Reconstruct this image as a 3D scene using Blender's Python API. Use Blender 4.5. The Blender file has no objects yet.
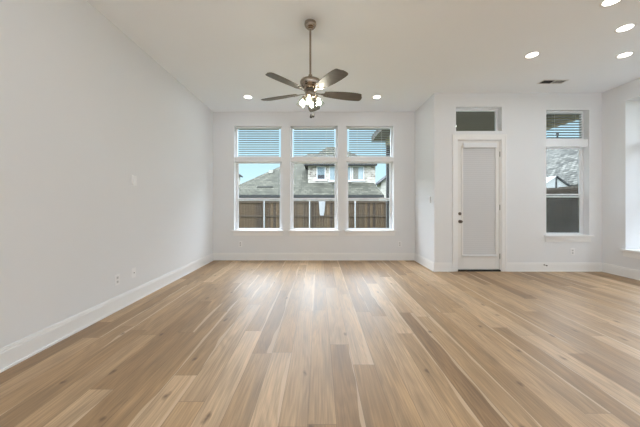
import bpy, bmesh, math, random
from mathutils import Vector, Matrix
PI = math.pi
S = bpy.context.scene
COL = S.collection
random.seed(7)

# ------------------------------------------------------------------ camera, sky, sun, exposure
F = 284.0
CZ = 1.245
cd = bpy.data.cameras.new('camera')
cd.sensor_width = 36.0
cd.lens = F / 640.0 * 36.0
cd.shift_x = 1.0 / 640.0
cd.shift_y = -8.5 / 640.0
cd.clip_start = 0.05
cd.clip_end = 300
cam = bpy.data.objects.new('camera', cd)
COL.objects.link(cam)
cam.location = (0, 0, CZ)
cam.rotation_euler = (PI / 2, 0, 0)
S.camera = cam

S.view_settings.view_transform = 'Standard'
S.view_settings.look = 'None'
S.view_settings.gamma = 1.0
S.view_settings.exposure = 0.27
S.view_settings.use_curve_mapping = False
S.cycles.use_denoising = True
S.cycles.max_bounces = 14
S.cycles.diffuse_bounces = 8
S.cycles.transparent_max_bounces = 16
S.cycles.sample_clamp_indirect = 6.0
S.cycles.caustics_reflective = False
S.cycles.caustics_refractive = False

SUN_STRENGTH = 0.6
CAN_WATTS = 2.6
BACK_WATTS = 3.0     # added recessed lamps outside the view
#        # each recessed ceiling lamp
BULB = 165.0
GLOBE = 128.0          # emission of the added, unseen globe lamps            # emission of each fan bulb
LAMP_COLOR = (0.96, 0.99, 1.0)

W = bpy.data.worlds.new('sky')
S.world = W
W.use_nodes = True
nt = W.node_tree
nt.nodes.clear()
tc = nt.nodes.new('ShaderNodeTexCoord')
sx = nt.nodes.new('ShaderNodeSeparateXYZ')
nt.links.new(tc.outputs['Generated'], sx.inputs[0])
rp = nt.nodes.new('ShaderNodeValToRGB')
e = rp.color_ramp.elements
e[0].position = 0.0
e[0].color = (0.80, 0.95, 1.0, 1)
e[1].position = 1.0
e[1].color = (9.0, 9.7, 10.8, 1)
# pale blue above the roofs, boosted overhead, out of view, to light the room
for p_, c_ in ((0.10, (0.60, 0.86, 0.96)), (0.17, (0.53, 0.79, 0.92)), (0.25, (0.50, 0.73, 0.88)), (0.37, (8.3, 9.2, 10.4))):
    q = e.new(p_); q.color = c_ + (1,)
nt.links.new(sx.outputs[2], rp.inputs[0])
bg = nt.nodes.new('ShaderNodeBackground')
bg.inputs[1].default_value = 1.0
# sky glow added out of view, right and behind, to light the room
mr = nt.nodes.new('ShaderNodeMapRange'); mr.interpolation_type = 'SMOOTHSTEP'
dp = nt.nodes.new('ShaderNodeVectorMath'); dp.operation = 'DOT_PRODUCT'
nt.links.new(tc.outputs['Generated'], dp.inputs[0]); dp.inputs[1].default_value = (0.9, -0.436, 0.0)
nt.links.new(dp.outputs['Value'], mr.inputs[0])
mr.inputs[1].default_value = 0.30; mr.inputs[2].default_value = 0.8
mr.inputs[3].default_value = 0.0; mr.inputs[4].default_value = 1.0
mxs = nt.nodes.new('ShaderNodeMix'); mxs.data_type = 'RGBA'
nt.links.new(mr.outputs[0], mxs.inputs[0])
nt.links.new(rp.outputs[0], mxs.inputs[6])
mxs.inputs[7].default_value = (2.0, 2.2, 2.4, 1)
nt.links.new(mxs.outputs[2], bg.inputs[0])
wo = nt.nodes.new('ShaderNodeOutputWorld')
nt.links.new(bg.outputs[0], wo.inputs[0])

sd = bpy.data.lights.new('sun', 'SUN')
sd.energy = SUN_STRENGTH
sd.angle = math.radians(4)
sd.color = (1.0, 0.95, 0.86)
so = bpy.data.objects.new('sun', sd)
COL.objects.link(so)
so.rotation_euler = (math.radians(42), 0, math.radians(-28))   # from behind the house, shining towards +Y

# ------------------------------------------------------------------ material helpers
class NT:
    def __init__(s, name):
        s.m = bpy.data.materials.new(name)
        s.m.use_nodes = True
        s.t = s.m.node_tree
        s.b = s.t.nodes.get('Principled BSDF')
        s.out = s.t.nodes.get('Material Output')
    def n(s, kind, **kw):
        o = s.t.nodes.new(kind)
        for k, v in kw.items():
            setattr(o, k, v)
        return o
    def link(s, a, b):
        s.t.links.new(a, b)
    def math(s, op, a, b=None, c=None):
        o = s.n('ShaderNodeMath', operation=op)
        for i, v in enumerate((a, b, c)):
            if v is None:
                continue
            if isinstance(v, (int, float)):
                o.inputs[i].default_value = v
            else:
                s.link(v, o.inputs[i])
        return o.outputs[0]
    def comb(s, x, y, z):
        o = s.n('ShaderNodeCombineXYZ')
        for i, v in enumerate((x, y, z)):
            if isinstance(v, (int, float)):
                o.inputs[i].default_value = v
            else:
                s.link(v, o.inputs[i])
        return o.outputs[0]
    def xyz(s):
        t = s.n('ShaderNodeTexCoord')
        q = s.n('ShaderNodeSeparateXYZ')
        s.link(t.outputs['Object'], q.inputs[0])
        return t.outputs['Object'], q.outputs[0], q.outputs[1], q.outputs[2]
    def noise(s, vec, scale=1.0, detail=3.0, rough=0.5, dist=0.0):
        o = s.n('ShaderNodeTexNoise')
        if vec is not None:
            s.link(vec, o.inputs['Vector'])
        o.inputs['Scale'].default_value = scale
        o.inputs['Detail'].default_value = detail
        o.inputs['Roughness'].default_value = rough
        o.inputs['Distortion'].default_value = dist
        return o.outputs[0]
    def mix(s, fac, a, b, mode='MIX'):
        o = s.n('ShaderNodeMix', data_type='RGBA', blend_type=mode)
        for sock, v in ((o.inputs[0], fac), (o.inputs[6], a), (o.inputs[7], b)):
            if isinstance(v, (int, float)):
                sock.default_value = v
            elif isinstance(v, tuple):
                sock.default_value = v if len(v) == 4 else v + (1,)
            else:
                s.link(v, sock)
        return o.outputs[2]
    def ramp(s, fac, stops, interp='LINEAR'):
        o = s.n('ShaderNodeValToRGB')
        o.color_ramp.interpolation = interp
        el = o.color_ramp.elements
        while len(el) < len(stops):
            el.new(0.5)
        for q, (p, c) in zip(el, stops):
            q.position = p
            q.color = c if len(c) == 4 else tuple(c) + (1,)
        s.link(fac, o.inputs[0])
        return o.outputs[0]
    def mapr(s, v, a, b, c, d):
        o = s.n('ShaderNodeMapRange')
        s.link(v, o.inputs[0])
        for i, q in enumerate((a, b, c, d)):
            o.inputs[i + 1].default_value = q
        return o.outputs[0]
    def bump(s, h, strength=0.2, dist=0.002):
        o = s.n('ShaderNodeBump')
        o.inputs['Strength'].default_value = strength
        o.inputs['Distance'].default_value = dist
        s.link(h, o.inputs['Height'])
        s.link(o.outputs[0], s.b.inputs['Normal'])

def simple(name, col, rough=0.5, metal=0.0, var=0.04, scale=20.0, bump=0.0, spec=0.5):
    k = NT(name)
    v, _, _, _ = k.xyz()
    f = k.noise(v, scale, 4)
    c = k.mix(f, tuple(x * (1 - var) for x in col), tuple(min(1, x * (1 + var)) for x in col))
    k.link(c, k.b.inputs['Base Color'])
    k.b.inputs['Roughness'].default_value = rough
    k.b.inputs['Metallic'].default_value = metal
    k.b.inputs['Specular IOR Level'].default_value = spec
    if bump:
        k.bump(f, bump)
    return k.m

def emit(name, col, strength):
    k = NT(name)
    k.b.inputs['Base Color'].default_value = col + (1,)
    k.b.inputs['Emission Color'].default_value = col + (1,)
    k.b.inputs['Emission Strength'].default_value = strength
    return k.m

def glass(name, tint=(0.96, 0.98, 0.98), refl=0.05, rough=0.0):
    k = NT(name)
    k.t.nodes.remove(k.b)
    tr = k.n('ShaderNodeBsdfTransparent'); tr.inputs[0].default_value = tint + (1,)
    gl = k.n('ShaderNodeBsdfGlossy'); gl.inputs['Roughness'].default_value = rough
    gl.inputs['Color'].default_value = (1, 1, 1, 1)
    mx = k.n('ShaderNodeMixShader')
    lw = k.n('ShaderNodeLayerWeight'); lw.inputs[0].default_value = 0.25
    f = k.math('MULTIPLY_ADD', lw.outputs[0], 0.06, refl)
    k.link(f, mx.inputs[0]); k.link(tr.outputs[0], mx.inputs[1]); k.link(gl.outputs[0], mx.inputs[2])
    k.link(mx.outputs[0], k.out.inputs[0])
    return k.m

def mesh_screen(name):
    k = NT(name)
    k.t.nodes.remove(k.b)
    tr = k.n('ShaderNodeBsdfTransparent')
    df = k.n('ShaderNodeBsdfDiffuse'); df.inputs[0].default_value = (0.13, 0.13, 0.125, 1)
    mx = k.n('ShaderNodeMixShader')
    v, x, y, z = k.xyz()
    nz = k.noise(v, 400, 1)
    k.link(k.mapr(nz, 0, 1, 0.5, 0.6), mx.inputs[0])
    k.link(tr.outputs[0], mx.inputs[1]); k.link(df.outputs[0], mx.inputs[2])
    k.link(mx.outputs[0], k.out.inputs[0])
    return k.m

def floor_mat():
    k = NT('oak_planks')
    v, x, y, z = k.xyz()
    w, L = 0.165, 1.75
    u = k.math('DIVIDE', k.math('ADD', x, 20.03), w)
    c = k.math('FLOOR', u)
    fx = k.math('FRACT', u)
    wn = k.n('ShaderNodeTexWhiteNoise', noise_dimensions='1D')
    k.link(c, wn.inputs['W'])
    yy = k.math('DIVIDE', k.math('ADD', k.math('MULTIPLY', wn.outputs[0], L * 9.0), k.math('ADD', y, 40)), L)
    r = k.math('FLOOR', yy)
    fy = k.math('FRACT', yy)
    w2 = k.n('ShaderNodeTexWhiteNoise', noise_dimensions='2D')
    k.link(k.comb(c, r, 0), w2.inputs['Vector'])
    rnd = w2.outputs[0]
    sp = k.n('ShaderNodeSeparateColor'); k.link(w2.outputs[1], sp.inputs[0])
    r2 = sp.outputs[1]; r3 = sp.outputs[2]
    base = k.ramp(rnd, [(0.0, (0.310, 0.188, 0.095)), (0.2, (0.375, 0.236, 0.121)), (0.5, (0.435, 0.282, 0.150)),
                        (0.8, (0.505, 0.337, 0.190)), (1.0, (0.610, 0.430, 0.265))])
    off = k.math('MULTIPLY', rnd, 91.0)
    off2 = k.math('MULTIPLY', r2, 57.0)
    # broad cathedral figure
    n1 = k.noise(k.comb(k.math('MULTIPLY_ADD', x, 7.0, off), k.math('MULTIPLY_ADD', y, 0.55, off2), off), 1.0, 2.0, 0.5, 0.6)
    band = k.math('SINE', k.math('MULTIPLY', n1, 75.0))
    bandf = k.mapr(band, -1, 1, 0.90, 1.05)
    # fine fibres
    n2 = k.noise(k.comb(k.math('MULTIPLY_ADD', x, 95.0, off), k.math('MULTIPLY', y, 2.4), off2), 1.0, 5.0, 0.65, 0.2)
    fib = k.mapr(n2, 0.3, 0.7, 0.74, 1.16)
    # cloudy tone inside a plank
    n3 = k.noise(k.comb(k.math('MULTIPLY_ADD', x, 9.0, off2), k.math('MULTIPLY_ADD', y, 1.1, off), 3.0), 1.0, 3.0, 0.55, 0.4)
    cl = k.mapr(n3, 0.3, 0.7, 0.78, 1.14)
    val = k.math('MULTIPLY', k.math('MULTIPLY', bandf, fib), cl)
    g = k.n('ShaderNodeCombineColor')
    for i in range(3):
        k.link(val, g.inputs[i])
    col = k.mix(1.0, base, g.outputs[0], 'MULTIPLY')
    # pale sapwood running along one side of some planks
    sd_ = k.math('ADD', fx, k.math('MULTIPLY', k.math('SUBTRACT', k.noise(k.comb(off2, k.math('MULTIPLY_ADD', y, 1.3, off), r2), 1.0, 2.0), 0.5), 0.75))
    sap = k.math('MULTIPLY', k.math('GREATER_THAN', sd_, 0.90), k.math('GREATER_THAN', r3, 0.52))
    col = k.mix(k.math('MULTIPLY', sap, 0.62), col, (0.66, 0.50, 0.34))
    # knots and mineral marks
    vo = k.n('ShaderNodeTexVoronoi', voronoi_dimensions='2D')
    vo.inputs['Scale'].default_value = 1.0
    wob = k.noise(v, 14.0, 2)
    k.link(k.comb(k.math('ADD', k.math('MULTIPLY', x, 3.4), k.math('MULTIPLY', wob, 0.10)), k.math('ADD', k.math('MULTIPLY', y, 1.5), k.math('MULTIPLY', wob, 0.16)), 0), vo.inputs['Vector'])
    sp2 = k.n('ShaderNodeSeparateColor'); k.link(vo.outputs['Color'], sp2.inputs[0])
    kn = k.mapr(vo.outputs['Distance'], 0.015, 0.075, 1.0, 0.0)
    kn = k.math('MULTIPLY', kn, k.math('GREATER_THAN', sp2.outputs[0], 0.55))
    col = k.mix(k.math('MULTIPLY', kn, 0.75), col, (0.10, 0.055, 0.03))
    # seams
    sx_ = k.math('LESS_THAN', k.math('MINIMUM', fx, k.math('SUBTRACT', 1.0, fx)), 0.009)
    sy_ = k.math('LESS_THAN', k.math('MINIMUM', fy, k.math('SUBTRACT', 1.0, fy)), 0.0010)
    seam = k.math('MAXIMUM', sx_, sy_)
    col = k.mix(k.math('MULTIPLY', seam, 0.55), col, (0.09, 0.05, 0.03))
    k.link(col, k.b.inputs['Base Color'])
    k.link(k.mapr(n3, 0.2, 0.8, 0.40, 0.50), k.b.inputs['Roughness'])
    k.b.inputs['Specular IOR Level'].default_value = 0.58
    k.bump(k.math('SUBTRACT', n2, k.math('MULTIPLY', seam, 2.0)), 0.12, 0.001)
    return k.m

def wall_mat(name, col, bump=0.08):
    k = NT(name)
    v, x, y, z = k.xyz()
    f = k.noise(v, 90, 5, 0.6)
    g = k.noise(v, 1.2, 2)
    c = k.mix(g, tuple(q * 0.985 for q in col), col)
    k.link(c, k.b.inputs['Base Color'])
    k.b.inputs['Roughness'].default_value = 0.62
    k.b.inputs['Specular IOR Level'].default_value = 0.3
    k.bump(f, bump, 0.002)
    return k.m

def shingle_mat(name, a, b, sc=1.0, along='x'):
    k = NT(name)
    v, x, y, z = k.xyz()
    br = k.n('ShaderNodeTexBrick')
    k.link(k.comb(x if along == 'x' else y, k.math('MULTIPLY', z, 1.3), 0), br.inputs['Vector'])
    br.inputs['Color1'].default_value = tuple(q * 0.75 for q in a) + (1,)
    br.inputs['Color2'].default_value = tuple(q * 1.15 for q in b) + (1,)
    br.inputs['Mortar'].default_value = tuple(q * 0.45 for q in a) + (1,)
    br.inputs['Scale'].default_value = sc
    br.inputs['Mortar Size'].default_value = 0.035
    br.inputs['Brick Width'].default_value = 0.42
    br.inputs['Row Height'].default_value = 0.24
    n = k.noise(v, 5.0 * sc, 6, 0.8)
    g = k.n('ShaderNodeCombineColor')
    val = k.mapr(n, 0.3, 0.7, 0.55, 1.45)
    for i in range(3):
        k.link(val, g.inputs[i])
    k.link(k.mix(1.0, br.outputs[0], g.outputs[0], 'MULTIPLY'), k.b.inputs['Base Color'])
    k.b.inputs['Roughness'].default_value = 0.95
    k.b.inputs['Specular IOR Level'].default_value = 0.2
    return k.m

def stone_mat(name):
    k = NT(name)
    v, x, y, z = k.xyz()
    br = k.n('ShaderNodeTexBrick')
    k.link(k.comb(k.math('ADD', x, y), z, 0), br.inputs['Vector'])
    br.inputs['Color1'].default_value = (0.40, 0.37, 0.32, 1)
    br.inputs['Color2'].default_value = (0.065, 0.045, 0.032, 1)
    br.inputs['Mortar'].default_value = (0.36, 0.34, 0.31, 1)
    br.inputs['Scale'].default_value = 1.6
    br.inputs['Mortar Size'].default_value = 0.03
    br.inputs['Brick Width'].default_value = 0.55
    br.inputs['Row Height'].default_value = 0.28
    n = k.noise(v, 2.2, 4)
    c = k.mix(k.mapr(n, 0.4, 0.6, 0.0, 0.55), br.outputs[0], (0.42, 0.395, 0.35), 'MIX')
    k.link(c, k.b.inputs['Base Color'])
    k.b.inputs['Roughness'].default_value = 0.85
    k.bump(n, 0.3, 0.02)
    return k.m

def board_mat(name, axis, width, cols, rough=0.8, grain=(30.0, 1.2)):
    """boards side by side along one axis, each with its own tone"""
    k = NT(name)
    v, x, y, z = k.xyz()
    a = (x, y, z)[axis]
    c = k.math('FLOOR', k.math('DIVIDE', a, width))
    wn = k.n('ShaderNodeTexWhiteNoise', noise_dimensions='1D'); k.link(c, wn.inputs['W'])
    base = k.ramp(wn.outputs[0], [(i / (len(cols) - 1), q) for i, q in enumerate(cols)])
    long_ = z if axis != 2 else x
    n = k.noise(k.comb(k.math('MULTIPLY', a, grain[0]), k.math('MULTIPLY', long_, grain[1]), wn.outputs[0]), 1.0, 5, 0.6)
    g = k.n('ShaderNodeCombineColor')
    val = k.mapr(n, 0.25, 0.75, 0.6, 1.3)
    for i in range(3):
        k.link(val, g.inputs[i])
    k.link(k.mix(1.0, base, g.outputs[0], 'MULTIPLY'), k.b.inputs['Base Color'])
    k.b.inputs['Roughness'].default_value = rough
    k.bump(n, 0.2, 0.003)
    return k.m

def metal_mat(name, col, rough=0.35):
    k = NT(name)
    v, x, y, z = k.xyz()
    n = k.noise(k.comb(k.math('MULTIPLY', x, 8.0), k.math('MULTIPLY', y, 8.0), k.math('MULTIPLY', z, 160.0)), 1.0, 3)
    k.link(k.mix(n, tuple(q * 0.85 for q in col), col), k.b.inputs['Base Color'])
    k.b.inputs['Metallic'].default_value = 1.0
    k.link(k.mapr(n, 0.2, 0.8, rough - 0.06, rough + 0.06), k.b.inputs['Roughness'])
    return k.m

def wood_blade_mat():
    k = NT('walnut_blade')
    v, x, y, z = k.xyz()
    n = k.noise(k.comb(k.math('MULTIPLY', x, 3.0), k.math('MULTIPLY', y, 40.0), z), 1.0, 5, 0.6, 0.6)
    k.link(k.ramp(n, [(0.3, (0.045, 0.035, 0.027)), (0.7, (0.085, 0.067, 0.053))]), k.b.inputs['Base Color'])
    k.b.inputs['Roughness'].default_value = 0.45
    k.b.inputs['IOR'].default_value = 1.6
    return k.m

def grass_mat():
    k = NT('lawn')
    v, x, y, z = k.xyz()
    n = k.noise(v, 2.0, 8, 0.7)
    k.link(k.ramp(n, [(0.3, (0.045, 0.06, 0.022)), (0.7, (0.09, 0.095, 0.045))]), k.b.inputs['Base Color'])
    k.b.inputs['Roughness'].default_value = 0.95
    k.bump(n, 0.6, 0.03)
    return k.m

def shade_mat():
    """pleated fabric of the door blind"""
    k = NT('pleated_shade')
    v, x, y, z = k.xyz()
    wv = k.math('SINE', k.math('MULTIPLY', z, 2 * PI / 0.038))
    n = k.noise(v, 60, 3)
    c = k.mix(k.mapr(wv, -1, 1, 0, 1), (0.60, 0.60, 0.61), (0.64, 0.64, 0.65))
    c = k.mix(k.math('MULTIPLY', n, 0.12), c, (0.57, 0.57, 0.58))
    k.link(c, k.b.inputs['Base Color'])
    k.b.inputs['Roughness'].default_value = 0.85
    k.bump(wv, 0.12, 0.003)
    return k.m

M = dict(
    wall=wall_mat('wall_paint', (0.785, 0.795, 0.812)),
    ceil=wall_mat('ceiling_paint', (0.91, 0.938, 0.97), 0.12),
    trim=simple('white_trim_paint', (0.84, 0.838, 0.835), 0.35, var=0.01),
    floor=floor_mat(),
    vinyl=simple('white_vinyl', (0.80, 0.81, 0.83), 0.35, var=0.01),
    slat=simple('white_blind_slat', (0.86, 0.88, 0.90), 0.45, var=0.01),
    slat_shaded=simple('shaded_blind_slat', (0.20, 0.215, 0.22), 0.4, var=0.02),  # white slats, coloured dark to stand for their shaded undersides
    glass=glass('window_glass', refl=0.003),
    glass2=glass('clear_shade_glass', (0.93, 0.95, 0.93), 0.10, 0.05),
    screen=mesh_screen('insect_screen'),
    door=simple('door_paint', (0.78, 0.765, 0.745), 0.4, var=0.01),
    shade=shade_mat(),
    dark=simple('black_rubber', (0.012, 0.011, 0.010), 0.6),
    nickel=metal_mat('dark_nickel', (0.20, 0.17, 0.145), 0.30),
    bronze=metal_mat('brushed_pewter', (0.36, 0.30, 0.245), 0.27),
    steel=metal_mat('satin_steel', (0.45, 0.44, 0.42), 0.3),
    blade=wood_blade_mat(),
    bulb=emit('fan_bulb', (1.0, 0.91, 0.76), BULB),
    globe=emit('fill_globe', (0.86, 0.95, 1.0), GLOBE),
    can=emit('lamp_diffuser', (1.0, 0.95, 0.87), 9.0),
    plate=simple('white_plastic_plate', (0.86, 0.86, 0.87), 0.3, var=0.005),
    socket=simple('grey_plastic_socket', (0.60, 0.60, 0.61), 0.35, var=0.01),
    slot=simple('dark_socket_slot', (0.04, 0.04, 0.04), 0.5),
    vent=simple('white_vent_metal', (0.72, 0.71, 0.69), 0.45, var=0.01),
    duct=simple('dark_duct_and_louvre_shade', (0.03, 0.028, 0.026), 0.8),
    fence=board_mat('weathered_cedar', 0, 0.145, [(0.022, 0.012, 0.005), (0.062, 0.037, 0.016), (0.033, 0.020, 0.009), (0.080, 0.048, 0.021), (0.046, 0.029, 0.013)]),
    fence_s=board_mat('weathered_cedar_side', 1, 0.145, [(0.085, 0.070, 0.055), (0.125, 0.105, 0.084), (0.105, 0.088, 0.070)]),
    rail=simple('cedar_rail', (0.045, 0.030, 0.017), 0.8, var=0.3, scale=9),
    galv=simple('galvanised_steel', (0.32, 0.325, 0.33), 0.5, 0.1, var=0.1),
    grass=grass_mat(),
    patio=simple('concrete', (0.42, 0.41, 0.39), 0.85, var=0.1, scale=5),
    pale_bounce_paving=simple('pale_bounce_paving', (0.52, 0.52, 0.51), 0.85, var=0.1, scale=5),
    porch=board_mat('stained_porch_boards', 1, 0.14, [(0.075, 0.062, 0.044), (0.095, 0.08, 0.058), (0.085, 0.07, 0.05)]),
    beam=simple('stained_porch_beam', (0.30, 0.26, 0.17), 0.7, var=0.15, scale=6),
    deck=simple('porch_fascia', (0.016, 0.012, 0.008), 0.7, var=0.15, scale=6),
    post=simple('dark_porch_post', (0.035, 0.033, 0.030), 0.6, var=0.1),
    roof=shingle_mat('weathered_shingles', (0.060, 0.060, 0.047), (0.086, 0.084, 0.066)),
    roof2=shingle_mat('grey_shingles', (0.030, 0.030, 0.025), (0.095, 0.094, 0.082), 1.1, 'y'),
    roofd=shingle_mat('dark_shingles', (0.024, 0.025, 0.027), (0.036, 0.037, 0.038)),
    fascia=simple('dark_fascia', (0.012, 0.0125, 0.013), 0.6),
    stone=stone_mat('pale_stone'),
    siding=board_mat('pale_siding', 2, 0.18, [(0.34, 0.33, 0.29), (0.38, 0.365, 0.32)], 0.7, (4.0, 0.4)),
    shed=simple('white_shed_boards', (0.24, 0.25, 0.25), 0.6, var=0.05),
    extwin=simple('house_window_frame', (0.45, 0.45, 0.45), 0.5, var=0.01),
    brick=simple('exterior_render', (0.5, 0.46, 0.4), 0.9, var=0.1),
    patch=simple('pale_patch', (0.25, 0.255, 0.26), 0.9, var=0.08),
)
def pane_mat():
    k = NT('house_window_pane')
    v, x, y, z = k.xyz()
    n = k.noise(v, 0.9, 3)
    k.link(k.ramp(n, [(0.35, (0.14, 0.185, 0.21)), (0.65, (0.26, 0.31, 0.33))]), k.b.inputs['Base Color'])
    k.b.inputs['Roughness'].default_value = 0.12
    k.b.inputs['Specular IOR Level'].default_value = 0.8
    return k.m
M['pane'] = pane_mat()
M['curtain'] = simple('beige_curtain', (0.150, 0.145, 0.125), 0.9, var=0.1, scale=6)
M['night'] = simple('dark_interior', (0.03, 0.03, 0.035), 0.3)

# ------------------------------------------------------------------ geometry helpers
def box(bm, x0, x1, y0, y1, z0, z1):
    vs = [bm.verts.new(p) for p in ((x0, y0, z0), (x1, y0, z0), (x1, y1, z0), (x0, y1, z0),
                                    (x0, y0, z1), (x1, y0, z1), (x1, y1, z1), (x0, y1, z1))]
    for f in ((0, 3, 2, 1), (4, 5, 6, 7), (0, 1, 5, 4), (1, 2, 6, 5), (2, 3, 7, 6), (3, 0, 4, 7)):
        bm.faces.new([vs[i] for i in f])
    return vs

def tube(bm, p, q, r0, r1=None, n=14):
    r1 = r0 if r1 is None else r1
    p, q = Vector(p), Vector(q)
    d = (q - p).normalized()
    a = d.orthogonal().normalized()
    b = d.cross(a)
    A = [bm.verts.new(p + (a * math.cos(t) + b * math.sin(t)) * r0) for t in (2 * PI * i / n for i in range(n))]
    B = [bm.verts.new(q + (a * math.cos(t) + b * math.sin(t)) * r1) for t in (2 * PI * i / n for i in range(n))]
    for i in range(n):
        j = (i + 1) % n
        bm.faces.new((A[i], A[j], B[j], B[i]))
    bm.faces.new(A[::-1]); bm.faces.new(B)

def lathe(bm, prof, o=(0, 0, 0), mat=None, n=32, close=False):
    """prof: list of (r, z); o origin; mat optional Matrix"""
    rings = []
    for r, z in prof:
        if r < 1e-6:
            rings.append([Vector((0, 0, z))])
        else:
            rings.append([Vector((r * math.cos(2 * PI * i / n), r * math.sin(2 * PI * i / n), z)) for i in range(n)])
    V = []
    for rg in rings:
        V.append([bm.verts.new((mat @ p if mat else p) + Vector(o)) for p in rg])
    for a, b in zip(V[:-1], V[1:]):
        for i in range(n):
            j = (i + 1) % n
            if len(a) == 1 and len(b) == 1:
                continue
            if len(a) == 1:
                bm.faces.new((a[0], b[i], b[j]))
            elif len(b) == 1:
                bm.faces.new((a[i], a[j], b[0]))
            else:
                bm.faces.new((a[i], a[j], b[j], b[i]))

def poly(bm, pts):
    bm.faces.new([bm.verts.new(p) for p in pts])

def prism(bm, pts, ext):
    """closed polygon extruded by vector ext"""
    ext = Vector(ext)
    A = [bm.verts.new(p) for p in pts]
    B = [bm.verts.new(Vector(p) + ext) for p in pts]
    n = len(pts)
    bm.faces.new(A); bm.faces.new(B[::-1])
    for i in range(n):
        j = (i + 1) % n
        bm.faces.new((A[i], B[i], B[j], A[j]))

def obj(name, bm, mat, parent=None, bevel=0.0, smooth=False, seg=2):
    bmesh.ops.recalc_face_normals(bm, faces=bm.faces)
    if parent:                       # geometry is given in world space; keep it relative to the thing's base
        root = parent
        while root.parent:
            root = root.parent
        bmesh.ops.translate(bm, vec=-Vector(root.location), verts=bm.verts)
    me = bpy.data.meshes.new(name)
    bm.to_mesh(me); bm.free()
    if smooth:
        for p in me.polygons:
            p.use_smooth = True
    me.materials.append(mat)
    o = bpy.data.objects.new(name, me)
    COL.objects.link(o)
    if parent:
        o.parent = parent
    if bevel:
        m = o.modifiers.new('bevel', 'BEVEL')
        m.width = bevel; m.segments = seg; m.limit_method = 'ANGLE'; m.angle_limit = math.radians(40)
    if smooth:
        m = o.modifiers.new('split', 'EDGE_SPLIT'); m.split_angle = math.radians(50)
    return o

def bx(name, mat, parent, *boxes, bevel=0.0):
    bm = bmesh.new()
    for b in boxes:
        box(bm, *b)
    return obj(name, bm, mat, parent, bevel)

def thing(name, label, cat, loc, group=None, kind=None):
    o = bpy.data.objects.new(name, None)
    o.empty_display_size = 0.1
    COL.objects.link(o)
    o.location = loc
    tag(o, label, cat, group, kind)
    return o

def tag(o, label, cat, group=None, kind=None):
    if label: o['label'] = label
    if cat: o['category'] = cat
    if group: o['group'] = group
    if kind: o['kind'] = kind
    return o

def struct(o, label=None, cat=None):
    o['kind'] = 'structure'
    if label: o['label'] = label
    if cat: o['category'] = cat
    return o

def dup(root, loc, label, group=None):
    r = root.copy(); COL.objects.link(r)
    r.location = loc
    r['label'] = label
    if group: r['group'] = group
    elif 'group' in r: del r['group']
    for ch in root.children:
        c = ch.copy(); COL.objects.link(c); c.parent = r
        for g in ch.children:
            d = g.copy(); COL.objects.link(d); d.parent = c
    return r

# ------------------------------------------------------------------ the room shell
H = 3.35
XL, XB, XR = -2.39, 2.165, 5.31          # left wall, bay side wall, right wall
YF, YD, YK = 6.406, 5.33, -5.0           # far wall, door wall, back wall
T = 0.17
TR = 0.34                                # wall thickness

def wall_y(name, y0, y1, x0, x1, holes, mat=None, z0=-0.4):
    """wall in the XZ plane between y0 and y1 with rectangular holes (xa, xb, za, zb)"""
    xs = sorted({x0, x1, *[h[0] for h in holes], *[h[1] for h in holes]})
    zs = sorted({z0, H + 0.2, *[h[2] for h in holes], *[h[3] for h in holes]})
    bm = bmesh.new()
    def inside(x, z):
        return any(h[0] < x < h[1] and h[2] < z < h[3] for h in holes)
    grid_wall(bm, xs, zs, inside, lambda a, d, z: (a, (y0, y1)[d], z))
    return struct(obj(name, bm, mat or M['wall']))

def wall_x(name, x0, x1, y0, y1, holes, mat=None, z0=-0.4):
    ys = sorted({y0, y1, *[h[0] for h in holes], *[h[1] for h in holes]})
    zs = sorted({z0, H + 0.2, *[h[2] for h in holes], *[h[3] for h in holes]})
    bm = bmesh.new()
    def inside(y, z):
        return any(h[0] < y < h[1] and h[2] < z < h[3] for h in holes)
    grid_wall(bm, ys, zs, inside, lambda a, d, z: ((x0, x1)[d], a, z))
    return struct(obj(name, bm, mat or M['wall']))

def grid_wall(bm, As, Zs, inside, P):
    vert = {}
    def v(i, d, j):
        k = (i, d, j)
        if k not in vert:
            vert[k] = bm.verts.new(P(As[i], d, Zs[j]))
        return vert[k]
    na, nz = len(As) - 1, len(Zs) - 1
    solid = lambda i, j: 0 <= i < na and 0 <= j < nz and not inside((As[i] + As[i + 1]) / 2, (Zs[j] + Zs[j + 1]) / 2)
    for i in range(na):
        for j in range(nz):
            if not solid(i, j):
                continue
            bm.faces.new((v(i, 0, j), v(i + 1, 0, j), v(i + 1, 0, j + 1), v(i, 0, j + 1)))
            bm.faces.new((v(i, 1, j), v(i, 1, j + 1), v(i + 1, 1, j + 1), v(i + 1, 1, j)))
            if not solid(i - 1, j): bm.faces.new((v(i, 0, j), v(i, 0, j + 1), v(i, 1, j + 1), v(i, 1, j)))
            if not solid(i + 1, j): bm.faces.new((v(i + 1, 0, j), v(i + 1, 1, j), v(i + 1, 1, j + 1), v(i + 1, 0, j + 1)))
            if not solid(i, j - 1): bm.faces.new((v(i, 0, j), v(i, 1, j), v(i + 1, 1, j), v(i + 1, 0, j)))
            if not solid(i, j + 1): bm.faces.new((v(i, 0, j + 1), v(i + 1, 0, j + 1), v(i + 1, 1, j + 1), v(i, 1, j + 1)))

def pxf(px):                 # X on the far wall
    return (px - 319) * YF / F
def pxd(px):                 # X on the door wall
    return (px - 319) * YD / F

ZS, ZT = 0.668, 3.03         # sill and head of the window recesses
WIN = [(pxf(234.3), pxf(281.7)), (pxf(290.4), pxf(337.6)), (pxf(346.2), pxf(393.6))]
WD = (pxd(546.3), pxd(589.3))
DOOR = (pxd(457.0), pxd(501.3))
TRANS = (pxd(456.0), pxd(502.0), 2.635, 3.09)
RW = (3.25, 4.92, 0.47, 3.05)
RWS = [RW, (0.95, 2.62, 0.47, 3.05), (-1.35, 0.32, 0.47, 3.05)]          # right wall windows, the last two added for more daylight: y0, y1, z0, z1

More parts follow.
